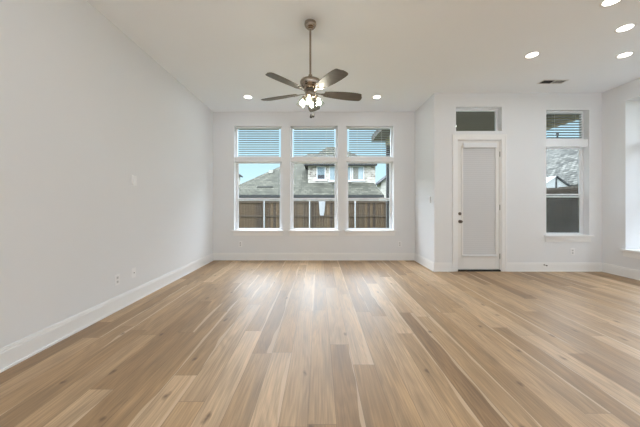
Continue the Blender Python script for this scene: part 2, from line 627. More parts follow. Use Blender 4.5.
wall_x('wall_left', XL - T, XL, YK - T, YF + T, [])
wall_y('wall_far', YF, YF + T, XL, XB, [(a, b, ZS, ZT) for a, b in WIN])
wall_x('wall_bay', XB, XB + T, YD, YF + T, [])
wall_y('wall_door', YD, YD + T, XB + T, XR, [(WD[0], WD[1], ZS, ZT), (DOOR[0], DOOR[1], -0.02, 2.475), TRANS])
wall_x('wall_right', XR, XR + TR, YK - T, YD + T, RWS)
wall_y('wall_back', YK - T, YK, XL, XR, [])

fl = bmesh.new()
box(fl, XL, XR, YK, YD, -0.4, 0.0)
box(fl, XL, XB, YD, YF, -0.4, 0.0)
box(fl, DOOR[0], DOOR[1], YD, YD + T, -0.4, -0.02)
struct(obj('floor', fl, M['floor']))
ce = bmesh.new()
box(ce, XL, XR, YK, YD, H, H + 0.2)
box(ce, XL, XB, YD, YF, H, H + 0.2)
struct(obj('ceiling', ce, M['ceil']))

# baseboards with a small stepped cap
BH = 0.165
def base_run(name, segs):
    bm = bmesh.new()
    for axis, c, a, b, sgn in segs:       # sgn: direction into the room
        for t, z0, z1 in ((0.016, 0.0, BH - 0.03), (0.012, BH - 0.03, BH - 0.012), (0.007, BH - 0.012, BH), (0.028, 0.0, 0.016)):
            lo, hi = sorted((c, c + sgn * t))
            if axis == 'x':
                box(bm, lo, hi, a, b, z0, z1)
            else:
                box(bm, a, b, lo, hi, z0, z1)
    return struct(obj(name, bm, M['trim']))
base_run('baseboard_left', [('x', XL, YK, YF, 1)])
base_run('baseboard_far', [('y', YF, XL, XB, -1)])
base_run('baseboard_bay', [('x', XB, YD, YF, -1)])
CAS = 0.09
base_run('baseboard_door', [('y', YD, XB - 0.016, DOOR[0] - CAS, -1), ('y', YD, DOOR[1] + CAS, XR, -1)])
base_run('baseboard_right', [('x', XR, YK, YD, -1)])
base_run('baseboard_back', [('y', YK, XL, XR, 1)])

# door casing
cb = bmesh.new()
for t, ea, eb in ((0.016, 0.0, 0.06), (0.024, 0.06, CAS)):
    zt = 2.475 + eb
    box(cb, DOOR[0] - eb, DOOR[0] - ea, YD - t, YD - 0.0003, 0, zt)
    box(cb, DOOR[1] + ea, DOOR[1] + eb, YD - t, YD - 0.0003, 0, zt)
    box(cb, DOOR[0] - ea, DOOR[1] + ea, YD - t, YD - 0.0003, 2.475 + ea, zt)
struct(obj('trim_1', cb, M['trim']))

# ------------------------------------------------------------------ windows
def frame_boxes(x0, x1, z0, z1, y0, y1, w, wb=None):
    wb = wb or w
    return [(x0, x0 + w, y0, y1, z0, z1), (x1 - w, x1, y0, y1, z0, z1),
            (x0 + w, x1 - w, y0, y1, z1 - w, z1), (x0 + w, x1 - w, y0, y1, z0, z0 + wb)]

def tall_window(name, label, x0, x1, yw, screen=False, mul=(2.225, 2.331), meet=(1.342, 1.404)):
    """stacked window: fixed transom light over a double hung sash pair, set at the outside of the recess"""
    r = thing(name, label, 'window', ((x0 + x1) / 2, yw + 0.14, ZS))
    struct(r)
    ya, yb = yw + 0.115, yw + T
    fr = bmesh.new()
    for b in frame_boxes(x0, x1, ZS, ZT, ya, yb, 0.036):
        box(fr, *b)
    obj('window_frame', fr, M['vinyl'], r, 0.003)
    bx('mullion', M['vinyl'], r, (x0 + 0.002, x1 - 0.002, yw + 0.02, yb, mul[0], mul[1]), bevel=0.004)
    # sashes
    up = bmesh.new()
    for b in frame_boxes(x0 + 0.036, x1 - 0.036, meet[0], mul[0], ya + 0.022, yb - 0.008, 0.022, 0.03):
        box(up, *b)
    u = obj('upper_sash', up, M['vinyl'], r, 0.002)
    bx('window_pane', M['glass'], u, (x0 + 0.052, x1 - 0.052, yb - 0.026, yb - 0.021, meet[0] + 0.025, mul[0] - 0.012))
    lo = bmesh.new()
    for b in frame_boxes(x0 + 0.036, x1 - 0.036, ZS + 0.01, meet[1], ya + 0.002, ya + 0.026, 0.026, 0.034):
        box(lo, *b)
    box(lo, (x0 + x1) / 2 - 0.03, (x0 + x1) / 2 + 0.03, ya - 0.006, ya + 0.004, meet[1] - 0.016, meet[1] + 0.002)
    l = obj('lower_sash', lo, M['vinyl'], r, 0.002)
    bx('window_pane', M['glass'], l, (x0 + 0.058, x1 - 0.058, ya + 0.010, ya + 0.015, ZS + 0.04, meet[1] - 0.03))
    if screen:
        bx('insect_screen', M['screen'], l, (x0 + 0.055, x1 - 0.055, yb - 0.006, yb - 0.003, ZS + 0.04, meet[1] - 0.02))
    tr = bx('transom_pane', M['glass'], r, (x0 + 0.04, x1 - 0.04, yb - 0.026, yb - 0.021, mul[1] - 0.005, ZT - 0.03))
    # sill with nosing and apron
    bx('sill', M['trim'], r, (x0 + 0.001, x1 - 0.001, yw - 0.001, ya, ZS - 0.012, ZS + 0.012), (x0 - 0.045, x1 + 0.045, yw - 0.055, yw - 0.0005, ZS - 0.024, ZS + 0.012), bevel=0.004)
    bx('apron', M['trim'], r, (x0 - 0.02, x1 + 0.02, yw - 0.016, yw - 0.0005, ZS - 0.115, ZS - 0.024), bevel=0.003)
    return r

tall_window('window_1', 'tall white window left of the other two, sky and a grey roof slope in its panes', WIN[0][0], WIN[0][1], YF)
tall_window('window_2', 'middle tall white window of the three on the far wall', WIN[1][0], WIN[1][1], YF)
tall_window('window_3', 'tall white window with a dark porch post showing at its right edge', WIN[2][0], WIN[2][1], YF)
tall_window('window_4', 'tall white window beside the door with dark screened lower sash', WD[0], WD[1], YD, True, (2.347, 2.488), (1.39, 1.458))

# transom over the door
tx0, tx1, tz0, tz1 = TRANS
r = struct(thing('window_5', 'small dark transom window above the white door', 'window', ((tx0 + tx1) / 2, YD + 0.14, tz0)))
fr = bmesh.new()
for b in frame_boxes(tx0, tx1, tz0, tz1, YD + 0.125, YD + T, 0.035, 0.02):
    box(fr, *b)
obj('window_frame', fr, M['vinyl'], r, 0.003)
bx('window_pane', M['glass'], r, (tx0 + 0.03, tx1 - 0.03, YD + 0.145, YD + 0.15, tz0 + 0.015, tz1 - 0.03))

# window in the right wall: only its far jamb and sill show; two unseen ones added for daylight
for RW, nm, lb in zip(RWS, ('window_6', 'added_window_7', 'added_window_8'), ('window in the right wall with a low sill, cut off by the photo edge', 'added low sill window for daylight, unseen beside the viewpoint', 'added low sill window for daylight, unseen behind the viewpoint')):
    r = struct(thing(nm, lb, 'window', (XR + TR - 0.04, (RW[0] + RW[1]) / 2, RW[2])))
    fr = bmesh.new()
    for x0, x1, z0, z1, ya, yb, w in ((RW[0], RW[1], RW[2], RW[3], XR + TR - 0.055, XR + TR, 0.045),):
        for b in frame_boxes(x0, x1, z0, z1, ya, yb, w):
            box(fr, b[2], b[3], b[0], b[1], b[4], b[5])
    box(fr, XR + TR - 0.08, XR + TR, RW[0] + 0.045, RW[1] - 0.045, 2.222, 2.335)
    box(fr, XR + TR - 0.05, XR + TR - 0.02, RW[0] + 0.045, RW[1] - 0.045, 1.33, 1.38)
    obj('window_frame', fr, M['vinyl'], r, 0.003)
    bx('window_pane', M['glass'], r, (XR + TR - 0.035, XR + TR - 0.030, RW[0] + 0.04, RW[1] - 0.04, RW[2] + 0.04, RW[3] - 0.04))
    bx('sill', M['trim'], r, (XR - 0.001, XR + TR - 0.055, RW[0] + 0.001, RW[1] - 0.001, RW[2] - 0.012, RW[2] + 0.012), (XR - 0.045, XR - 0.0005, RW[0] - 0.05, RW[1] + 0.05, RW[2] - 0.026, RW[2] + 0.012), bevel=0.004)
    bx('apron', M['trim'], r, (XR - 0.016, XR - 0.0005, RW[0] - 0.025, RW[1] + 0.025, RW[2] - 0.12, RW[2] - 0.026), bevel=0.003)

# blinds in the transom lights
def blind(label, x0, x1, yw, zb=2.336, tilt=-9.0):
    r = thing('window_blind', label, 'blind', ((x0 + x1) / 2, yw + 0.085, zb), 'blinds in the upper window lights')
    a, b = x0 + 0.07, x1 - 0.07
    yc = yw + 0.085
    bx('headrail', M['slat'], r, (a, b, yc - 0.026, yc + 0.026, ZT - 0.034, ZT - 0.002), bevel=0.003)
    bm = bmesh.new()
    n = round((ZT - 0.06 - zb - 0.03) / 0.052) + 1
    hw = 0.0245
    t = math.radians(tilt)
    for i in range(n):
        z = zb + 0.035 + i * (ZT - 0.06 - zb - 0.035) / (n - 1)
        dy, dz = hw * math.cos(t), hw * math.sin(t)
        pts = [(a + 0.004, yc - dy, z - dz), (a + 0.004, yc, z + 0.003), (a + 0.004, yc + dy, z + dz),
               (a + 0.004, yc + dy, z + dz - 0.003), (a + 0.004, yc, z), (a + 0.004, yc - dy, z - dz - 0.003)]
        prism(bm, pts, (b - a - 0.008, 0, 0))
    obj('slats', bm, M['slat_shaded'], r)
    bx('bottom_rail', M['slat'], r, (a, b, yc - 0.025, yc + 0.025, zb, zb + 0.016), bevel=0.003)
    for q in (0.2, 0.8):
        xx = a + (b - a) * q
        for s in (-0.0262, 0.0262):
            bm = bmesh.new()
            tube(bm, (xx, yc + s, zb + 0.01), (xx, yc + s, ZT - 0.03), 0.0011, n=6)
            obj('ladder_cord', bm, M['slat'], r)
    return r
blind('horizontal slatted blind over the leftmost far window, only sky behind it', *WIN[0], YF)
blind('horizontal slatted blind in the top of the middle far window', *WIN[1], YF)
blind('horizontal slatted blind with a brown porch corner behind it', *WIN[2], YF)
blind('horizontal slatted blind in the top of the window beside the door', *WD, YD, 2.493)

# ------------------------------------------------------------------ the door
dx0, dx1 = DOOR[0] + 0.02, DOOR[1] - 0.02
ZD = 2.455
d = struct(thing('door_1', 'white patio door with a tall full length pleated shade', 'door', (dx0, YD + 0.03, 0)))
bm = bmesh.new()
box(bm, DOOR[0], dx0 - 0.003, YD + 0.0, YD + T, -0.02, 2.475)
box(bm, dx1 + 0.003, DOOR[1], YD + 0.0, YD + T, -0.02, 2.475)
box(bm, dx0 - 0.003, dx1 + 0.003, YD + 0.0, YD + T, ZD + 0.003, 2.475)
obj('door_jamb', bm, M['trim'], d)
bx('threshold', M['dark'], d, (dx0 - 0.003, dx1 + 0.003, YD - 0.012, YD + T, -0.02, 0.026), bevel=0.002)
gx0, gx1, gz0, gz1 = pxd(463.4), pxd(496.0), 0.30, ZD - 0.13
bm = bmesh.new()
ys, ye = YD + 0.018, YD + 0.062
z0 = 0.034
box(bm, dx0, gx0, ys, ye, z0, ZD); box(bm, gx1, dx1, ys, ye, z0, ZD)
box(bm, gx0, gx1, ys, ye, z0, gz0); box(bm, gx0, gx1, ys, ye, gz1, ZD)
obj('door_slab', bm, M['door'], d, 0.002)
bx('door_glass', M['glass'], d, (gx0 - 0.005, gx1 + 0.005, ye - 0.02, ye - 0.014, gz0 - 0.005, gz1 + 0.005))
bm = bmesh.new()
for b in frame_boxes(gx0 - 0.032, gx1 + 0.028, gz0 - 0.03, gz1 + 0.03, ys - 0.012, ys + 0.002, 0.032):
    box(bm, *b)
obj('lite_frame', bm, M['door'], d, 0.004)
sh = bx('door_shade', M['shade'], d, (gx0 + 0.002, gx1 - 0.002, ys + 0.004, ys + 0.010, gz0 - 0.002, gz1))
bx('head_rail', M['vinyl'], sh, (gx0 - 0.008, gx1 + 0.008, ys - 0.035, ys - 0.0125, gz1 - 0.005, gz1 + 0.085), bevel=0.005)
bx('bottom_rail', M['vinyl'], sh, (gx0 - 0.02, gx1 + 0.014, ys - 0.032, ys - 0.0125, gz0 - 0.02, gz0 + 0.012), bevel=0.004)
kx = pxd(460.3)
bm = bmesh.new()
R90 = Matrix.Rotation(PI / 2, 3, 'X')
lathe(bm, [(0, 0), (0.030, 0), (0.030, 0.006), (0.022, 0.012), (0.012, 0.014), (0.012, 0.03), (0, 0.03)], (kx, ys - 0.0005, 1.082), R90, 20)
box(bm, kx - 0.005, kx + 0.005, ys - 0.045, ys - 0.025, 1.070, 1.094)
obj('deadbolt', bm, M['nickel'], d, 0, True)
bm = bmesh.new()
lathe(bm, [(0, 0), (0.032, 0), (0.032, 0.007), (0.024, 0.012), (0.012, 0.016), (0.011, 0.045), (0, 0.045)], (kx, ys - 0.0005, 0.935), R90, 20)
lathe(bm, [(0, 0.04), (0.020, 0.042), (0.027, 0.052), (0.027, 0.062), (0.018, 0.070), (0, 0.072)], (kx, ys - 0.0005, 0.935), R90, 20)
obj('door_knob', bm, M['nickel'], d, 0, True)
for zz in (0.28, 1.2, 2.2):
    bm = bmesh.new()
    tube(bm, (dx1 + 0.001, ys - 0.007, zz - 0.05), (dx1 + 0.001, ys - 0.007, zz + 0.05), 0.006, n=10)
    obj('hinge', bm, M['nickel'], d)

# ------------------------------------------------------------------ recessed ceiling lights
def can(loc, label, group='recessed ceiling lights', watts=CAN_WATTS):
    r = thing('recessed_light', label, 'ceiling light', loc, group)
    bm = bmesh.new()
    x, y, z = loc
    lathe(bm, [(0.070, -0.002), (0.088, -0.006), (0.094, -0.003), (0.094, 0.0), (0.070, 0.0), (0.070, -0.002)], loc, None, 40)
    obj('trim_ring', bm, M['trim'], r, 0, True)
    bm = bmesh.new()
    lathe(bm, [(0, -0.004), (0.060, -0.004), (0.070, -0.002), (0.070, -0.0005), (0, -0.0005)], loc, None, 40)
    obj('diffuser', bm, M['can'], r)
    ld = bpy.data.lights.new('lamp', 'AREA')
    ld.shape = 'DISK'; ld.size = 0.12; ld.energy = watts; ld.color = LAMP_COLOR
    lo = bpy.data.objects.new('lamp', ld); COL.objects.link(lo)
    lo.parent = r; lo.location = (0, 0, -0.007)
    return r
CANS = [((-1.384, 5.535), 'round recessed ceiling light by the far wall, left of the fan'),
        ((1.13, 5.535), 'round recessed ceiling light by the far wall, right of the fan'),
        ((2.99, 3.985), 'round recessed ceiling light nearest the ceiling vent'),
        ((4.29, 3.985), 'round recessed ceiling light close to the right wall, directly below another'),
        ((3.64, 3.377), 'round recessed ceiling light near the photo right edge, upper of that pair'),
        ((3.02, 2.93), 'recessed ceiling light cut off by the top edge of the photo')]
c0 = None
for (x, y), lb in CANS:
    if c0 is None:
        c0 = can((x, y, H), lb)
    else:
        dup(c0, (x, y, H), lb, 'recessed ceiling lights')
c1 = None  # unseen recessed lamps added to brighten the room
for x, y in ((-1.384, 1.2), (1.13, 1.2), (4.2, 1.6), (-1.384, -1.0), (1.13, -1.0), (3.6, -0.8), (-1.384, -3.4), (1.13, -3.4), (3.8, -3.4)):
    lb, gr = 'added white recessed ceiling light outside the view', 'added recessed lights outside the view'
    if c1 is None:
        c1 = can((x, y, H), lb, gr, BACK_WATTS)
    else:
        dup(c1, (x, y, H), lb, gr)

# globe lamps added unseen behind the viewpoint to brighten ceiling and near walls
p0 = None
for x in (-1.67, 1.2, 4.1):
    lb, gr = 'added white globe fill lamp behind the viewpoint', 'added globe lamps behind the viewpoint'
    if p0:
        dup(p0, (x, -2.0, H), lb, gr)
        continue
    p0 = thing('fill_globe_lamp', lb, 'pendant lamp', (x, -2.0, H), gr)  # added unseen fill lamp, hung as a pendant
    bm = bmesh.new()
    lathe(bm, [(0, -0.0005), (0.06, -0.0005), (0.06, -0.02), (0.012, -0.03), (0, -0.03)], (x, -2.0, H), None, 24)
    obj('added_lamp_rose', bm, M['nickel'], p0, 0, True)
    bm = bmesh.new()
    tube(bm, (x, -2.0, 1.64), (x, -2.0, H - 0.028), 0.004, n=8)
    tube(bm, (x, -2.0, 1.60), (x, -2.0, 1.66), 0.03, 0.02, n=16)
    obj('added_lamp_cord', bm, M['nickel'], p0)
    bm = bmesh.new()
    lathe(bm, [(0.105 * math.sin(PI * i / 14), 1.52 - 0.105 * math.cos(PI * i / 14)) for i in range(15)], (x, -2.0, 0), None, 28)
    obj('globe', bm, M['globe'], p0, 0, True)

# ceiling vent
vx0, vx1, vy0, vy1 = 3.775, 4.20, 4.765, 4.925
v = thing('ceiling_vent', 'small rectangular ceiling vent with louvres coloured dark as shade at one end', 'vent', ((vx0 + vx1) / 2, (vy0 + vy1) / 2, H))
bm = bmesh.new()
for b in ((vx0, vx1, vy0, vy0 + 0.02), (vx0, vx1, vy1 - 0.02, vy1), (vx0, vx0 + 0.02, vy0 + 0.02, vy1 - 0.02), (vx1 - 0.02, vx1, vy0 + 0.02, vy1 - 0.02), ((vx0 + vx1) / 2 - 0.006, (vx0 + vx1) / 2 + 0.006, vy0 + 0.02, vy1 - 0.02)):
    box(bm, *b, H - 0.008, H - 0.0005)
obj('vent_frame', bm, M['vent'], v, 0.002)
bx('duct_backing', M['duct'], v, (vx0 + 0.02, vx1 - 0.02, vy0 + 0.02, vy1 - 0.02, H - 0.0015, H - 0.0005))
for lo_, hi_, sg in ((vx0 + 0.02, (vx0 + vx1) / 2 - 0.006, -1), ((vx0 + vx1) / 2 + 0.006, vx1 - 0.02, 1)):
    bm = bmesh.new()
    for i in range(10):
        xx = lo_ + (hi_ - lo_) * (i + 0.5) / 10
        w = 0.0085 if sg < 0 else 0.0128
        prism(bm, [(xx - w * 0.7, vy0 + 0.02, H - 0.005 - sg * 0.0032), (xx + w * 0.7, vy0 + 0.02, H - 0.005 + sg * 0.0032), (xx + w * 0.7, vy0 + 0.02, H - 0.0042 + sg * 0.0032), (xx - w * 0.7, vy0 + 0.02, H - 0.0042 - sg * 0.0032)], (0, vy1 - vy0 - 0.04, 0))
    obj('louvres', bm, M['vent'] if sg > 0 else M['duct'], v)  # left bank coloured dark for the shade its opposite tilt shows

# ------------------------------------------------------------------ ceiling fan
FX, FY = -0.100, 3.276
fan = thing('ceiling_fan', 'five blade dark ceiling fan on a long rod with lit bulbs', 'ceiling fan', (FX, FY, H))
O = (FX, FY, 0)
bm = bmesh.new()
lathe(bm, [(0, H - 0.0005), (0.066, H - 0.0005), (0.068, H - 0.022), (0.066, H - 0.034), (0.058, H - 0.052), (0.040, H - 0.070), (0.016, H - 0.078), (0.0, H - 0.078)], O)
obj('canopy', bm, M['bronze'], fan, 0, True)
bm = bmesh.new()
tube(bm, (FX, FY, 2.69), (FX, FY, H - 0.072), 0.0115, n=20)
lathe(bm, [(0.0115, 2.75), (0.022, 2.745), (0.024, 2.712), (0.0115, 2.705)], O)
obj('downrod', bm, M['bronze'], fan, 0, True)
bm = bmesh.new()
lathe(bm, [(0, 2.700), (0.045, 2.700), (0.085, 2.694), (0.110, 2.682), (0.119, 2.662), (0.118, 2.645), (0.102, 2.612), (0.082, 2.588), (0.070, 2.575), (0.0, 2.575)], O, None, 48)
obj('motor_housing', bm, M['bronze'], fan, 0, True)
bm = bmesh.new()
lathe(bm, [(0, 2.576), (0.066, 2.575), (0.070, 2.570), (0.070, 2.556), (0.062, 2.549), (0, 2.549)], O, None, 40)
obj('flywheel', bm, M['nickel'], fan, 0, True)
ZB = 2.54
TH0 = 14.0
RT = 0.635
for k in range(5):
    ang = math.radians(TH0 - 72 * k)
    pit = math.radians(12)
    Mx = Matrix.Translation((FX, FY, ZB)) @ Matrix.Rotation(ang, 4, 'Z') @ Matrix.Rotation(-pit, 4, 'X')
    # outline of the blade: narrow root, widest near two thirds, slanted rounded tip
    pr = [(0.165, 0.046), (0.22, 0.056), (0.30, 0.067), (0.40, 0.076), (0.50, 0.079), (0.57, 0.077), (0.615, 0.072), (0.632, 0.060), (0.638, 0.040)]
    up = [(r_, w_) for r_, w_ in pr] + [(RT + 0.002, 0.0)]
    dn = [(r_ * 0.965 if r_ > 0.55 else r_, -w_) for r_, w_ in reversed(pr)]
    pts = up + dn
    bm = bmesh.new()
    prism(bm, [Mx @ Vector((a, b, -0.0035)) for a, b in pts], (Mx.to_3x3() @ Vector((0, 0, 0.007))))
    bl = obj('blade', bm, M['blade'], fan, 0.0018)
    # forked iron under the blade root
    bm = bmesh.new()
    L1 = [(0.062, 0.012), (0.12, 0.010), (0.155, 0.020), (0.19, 0.040), (0.235, 0.040), (0.24, 0.030), (0.205, 0.020), (0.195, 0.0)]
    pts = L1 + [(a, -b) for a, b in reversed(L1[:-1])]
    prism(bm, [Mx @ Vector((a, b, -0.0085)) for a, b in pts], Mx.to_3x3() @ Vector((0, 0, 0.0045)))
    for sx_, sy_ in ((0.225, 0.034), (0.225, -0.034), (0.185, 0.0)):
        tube(bm, Mx @ Vector((sx_, sy_, -0.012)), Mx @ Vector((sx_, sy_, -0.006)), 0.005, n=10)
    obj('blade_iron', bm, M['nickel'], fan, 0.001)
# light kit
bm = bmesh.new()
lathe(bm, [(0, 2.549), (0.050, 2.549), (0.060, 2.535), (0.055, 2.510), (0.040, 2.490), (0.030, 2.470), (0.012, 2.462), (0.0, 2.455)], O, None, 36)
for k in range(4):
    a = math.radians(-97 + 90 * k)
    c, s_ = math.cos(a), math.sin(a)
    tube(bm, (FX + 0.03 * c, FY + 0.03 * s_, 2.505), (FX + 0.075 * c, FY + 0.075 * s_, 2.492), 0.010, n=12)
    tube(bm, (FX + 0.070 * c, FY + 0.070 * s_, 2.500), (FX + 0.084 * c, FY + 0.084 * s_, 2.470), 0.019, 0.021, n=16)
obj('light_fitter', bm, M['bronze'], fan, 0, True)
for k in range(4):
    a = math.radians(-97 + 90 * k)
    Rm = Matrix.Rotation(a, 4, 'Z') @ Matrix.Rotation(math.radians(-24), 4, 'Y') 
    # local axis -Z points down and outward
    base = Vector((FX + 0.078 * math.cos(a), FY + 0.078 * math.sin(a), 2.480))
    Mx = Matrix.Translation(base) @ Rm
    bm = bmesh.new()
    lathe(bm, [(0.022, 0.0), (0.028, -0.012), (0.037, -0.035), (0.043, -0.060), (0.047, -0.085), (0.052, -0.100), (0.0495, -0.100), (0.0445, -0.085), (0.0405, -0.060), (0.0345, -0.035), (0.0255, -0.012), (0.0195, 0.0), (0.022, 0.0)], (0, 0, 0), Mx, 28)
    sh = obj('lamp_shade', bm, M['glass2'], fan, 0, True)
    bm = bmesh.new()
    lathe(bm, [(0, -0.022), (0.009, -0.024), (0.011, -0.036), (0.016, -0.048), (0.019, -0.060), (0.016, -0.072), (0.009, -0.079), (0, -0.081)], (0, 0, 0), Mx, 18)
    obj('bulb', bm, M['bulb'], sh, 0, True)
for dx, dy, zb in ((0.008, -0.02, 2.272), (0.034, 0.012, 2.290)):
    bm = bmesh.new()
    tube(bm, (FX + dx, FY + dy, zb), (FX + dx, FY + dy, 2.475), 0.0013, n=6)
    p = obj('pull_chain', bm, M['nickel'], fan)
    bm = bmesh.new()
    lathe(bm, [(0, zb + 0.016), (0.006, zb + 0.012), (0.014, zb - 0.010), (0.014, zb - 0.026), (0, zb - 0.034)], (FX + dx, FY + dy, 0), None, 14)
    obj('chain_fob', bm, M['dark'], p, 0, True)

# ------------------------------------------------------------------ wall plates
def plate(name, label, cat, pos, nrm, kind='outlet', group=None):
    """plate on a wall; nrm '+x', '-x' or '-y' is the direction it faces"""
    r = thing(name, label, cat, pos, group)
    def B(u0, u1, d0, d1, z0, z1):
        x, y, z = pos
        if nrm == '-y': return (x + u0, x + u1, y - d1, y - d0, z + z0, z + z1)
        if nrm == '+x': return (x + d0, x + d1, y + u0, y + u1, z + z0, z + z1)
        return (x - d1, x - d0, y + u0, y + u1, z + z0, z + z1)
    dp_ = 0.018 if kind == 'switch' else 0.006
    bx('cover_plate', M['plate'], r, B(-0.038, 0.038, 0.0003, dp_, -0.062, 0.062), bevel=0.002)
    if kind == 'outlet':
        for zz in (-0.024, 0.024):
            s_ = bx('socket', M['socket'], r, B(-0.017, 0.017, 0.006, 0.0078, zz - 0.016, zz + 0.016), bevel=0.001)
            bx('slot', M['slot'], s_, B(-0.008, -0.006, 0.0076, 0.0082, zz - 0.003, zz + 0.008), B(0.006, 0.008, 0.0076, 0.0082, zz - 0.003, zz + 0.008), B(-0.002, 0.002, 0.0076, 0.0082, zz - 0.012, zz - 0.007))
    elif kind == 'switch':
        bx('rocker', M['plate'], r, B(-0.017, 0.017, dp_, dp_ + 0.0035, -0.033, 0.033), bevel=0.002)
    else:
        bx('jack', M['slot'], r, B(-0.007, 0.007, 0.006, 0.0085, -0.007, 0.007), bevel=0.002)
    return r
plate('light_switch', 'white wall control plate at eye height on the left wall', 'switch', (XL, 3.66, 1.56), '+x', 'switch')
plate('power_outlet', 'white socket plate low on the left wall, nearer the viewer', 'outlet', (XL, 3.36, 0.36), '+x')
plate('cable_outlet', 'white cable plate low on the left wall, below the wall control', 'outlet', (XL, 3.66, 0.372), '+x', 'cable')
plate('power_outlet', 'white socket plate on the far wall under the leftmost window', 'outlet', (pxf(240.4), YF, 0.365), '-y')
plate('power_outlet', 'white socket plate on the far wall right of the three windows', 'outlet', (pxf(399.7), YF, 0.365), '-y')
plate('light_switch', 'white switch plate on the short wall left of the door', 'switch', (XB, 5.53, 1.35), '-x', 'switch')
plate('power_outlet', 'white socket plate under the window beside the door', 'outlet', (pxd(572.4), YD, 0.37), '-y')
# door stop
r = thing('door_stop', 'small dark spring door stop on the baseboard right of the door', 'door stop', (pxd(543.5), YD - 0.016, 0.125))
bm = bmesh.new()
lathe(bm, [(0, 0), (0.012, 0), (0.012, 0.006), (0.006, 0.008), (0.006, 0.055), (0, 0.055)], (pxd(543.5), YD - 0.0165, 0.125), R90, 14)
obj('stem', bm, M['nickel'], r, 0, True)
bm = bmesh.new()
lathe(bm, [(0, 0.053), (0.010, 0.053), (0.011, 0.066), (0.006, 0.070), (0, 0.070)], (pxd(543.5), YD - 0.0165, 0.125), R90, 14)
obj('rubber_tip', bm, M['dark'], r, 0, True)

# ------------------------------------------------------------------ outside: ground, porch
GZ = -0.40
struct(bx('ground', M['grass'], None, (-60, 60, YK - 30, 75, GZ - 0.2, GZ)))
pz = 3.45
struct(bx('bounce_paving', M['pale_bounce_paving'], None, (XL - 2, 7.1, YK - 9, YK - T - 0.01, GZ, -0.06), (XR + TR + 0.01, 7.1, YK - T - 0.01, YD - 0.2, GZ, -0.06)))  # unseen pale paving, added to bounce light up to the ceiling
struct(bx('added_overhang', M['beam'], None, (XR + TR + 0.01, XR + TR + 0.75, YK - T, YD + T, 3.32, 3.48)))  # unseen overhang, added to keep high sky off the right windows
slab = struct(bx('patio_slab', M['patio'], None, (XB + T + 0.01, 6.3, YD + T + 0.01, 9.7, GZ, -0.06)))
po = thing('porch_roof', 'dark stained covered porch with slim posts outside the door', 'porch', (4.2, 7.6, -0.06))
bm = bmesh.new()
box(bm, XB + T + 0.01, 6.25, YD + T + 0.01, 9.9, pz, pz + 0.05)
box(bm, 1.83, XB + T + 0.01, YF + T + 0.05, 9.9, pz, pz + 0.05)
obj('porch_ceiling', bm, M['porch'], po)
bm = bmesh.new()
box(bm, 1.83, 6.25, YF + T + 0.05, 9.9, pz + 0.05, pz + 0.19)
box(bm, XB + T + 0.01, 6.25, YD + T + 0.01, YF + T + 0.05, pz + 0.05, pz + 0.19)
obj('roof_deck', bm, M['deck'], po)
for bxs in ((2.22, 2.38, YF + T + 0.02, 9.32, 3.2, pz), (5.80, 5.95, YD + T + 0.02, 9.32, 3.2, pz), (2.22, 5.95, 9.32, 9.48, 3.2, pz)):
    bx('porch_beam', M['beam'], po, bxs)
for xx in (2.30, 5.875):
    bx('porch_post', M['post'], po, (xx - 0.07, xx + 0.07, 9.33, 9.47, -0.06, 3.2), bevel=0.005)

# ------------------------------------------------------------------ fences
FYB = 15.26
FT = 1.47
def fence_back():
    r = thing('wooden_fence', 'brown upright board fence with pale steel posts behind the far windows', 'fence', (0, FYB + 0.06, GZ))
    bm = bmesh.new()
    x = -12.0
    i = 0
    while x < 7.05:
        w = 0.140
        z = FT + random.uniform(-0.012, 0.012)
        box(bm, x, x + w, FYB + 0.05 + (i % 2) * 0.003, FYB + 0.07 + (i % 2) * 0.003, GZ, z)
        x += 0.145; i += 1
    obj('fence_boards', bm, M['fence'], r)
    for z0 in (-0.18, 0.61, 1.36):
        bx('fence_rail', M['rail'], r, (-12.0, 7.05, FYB + 0.008, FYB + 0.0495, z0, z0 + 0.09))
    k = -4
    while -2.94 + 2.44 * k < 7.0:
        xp = -2.94 + 2.44 * k
        if xp > -12:
            bm = bmesh.new()
            tube(bm, (xp, FYB - 0.030, GZ), (xp, FYB - 0.030, FT - 0.03), 0.034, n=14)
            lathe(bm, [(0.037, FT - 0.035), (0.037, FT - 0.02), (0.02, FT - 0.002), (0, FT)], (xp, FYB - 0.030, 0), None, 14)
            obj('fence_post', bm, M['galv'], r, 0, True)
        k += 1
fence_back()
r = thing('wooden_fence', 'shaded grey brown side fence seen through the screened window by the door', 'fence', (7.1, 9, GZ))
bm = bmesh.new()
y = YK - 9; i = 0
while y < FYB - 0.2:
    box(bm, 7.15 + (i % 2) * 0.003, 7.17 + (i % 2) * 0.003, y, y + 0.14, GZ, 1.77 + random.uniform(-0.012, 0.012))
    y += 0.145; i += 1
obj('fence_boards', bm, M['fence_s'], r)
for z0 in (-0.18, 0.75, 1.62):
    bx('fence_rail', M['rail'], r, (7.108, 7.1495, YK - 9, FYB - 0.25, z0, z0 + 0.09))
# thin pale tapered sheet in front of the fence boards
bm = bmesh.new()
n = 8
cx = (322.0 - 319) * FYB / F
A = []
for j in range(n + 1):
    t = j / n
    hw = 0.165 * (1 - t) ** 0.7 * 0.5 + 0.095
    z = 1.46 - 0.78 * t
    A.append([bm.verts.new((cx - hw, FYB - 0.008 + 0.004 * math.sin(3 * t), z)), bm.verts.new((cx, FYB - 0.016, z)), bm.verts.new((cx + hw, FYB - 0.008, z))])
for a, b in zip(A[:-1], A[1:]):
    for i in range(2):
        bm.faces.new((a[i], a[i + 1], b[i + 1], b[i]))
co = obj('fence_patch', bm, M['patch'])
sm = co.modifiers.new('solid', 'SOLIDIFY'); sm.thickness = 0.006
tag(co, 'pale tapered patch on the fence behind the middle window', 'patch')

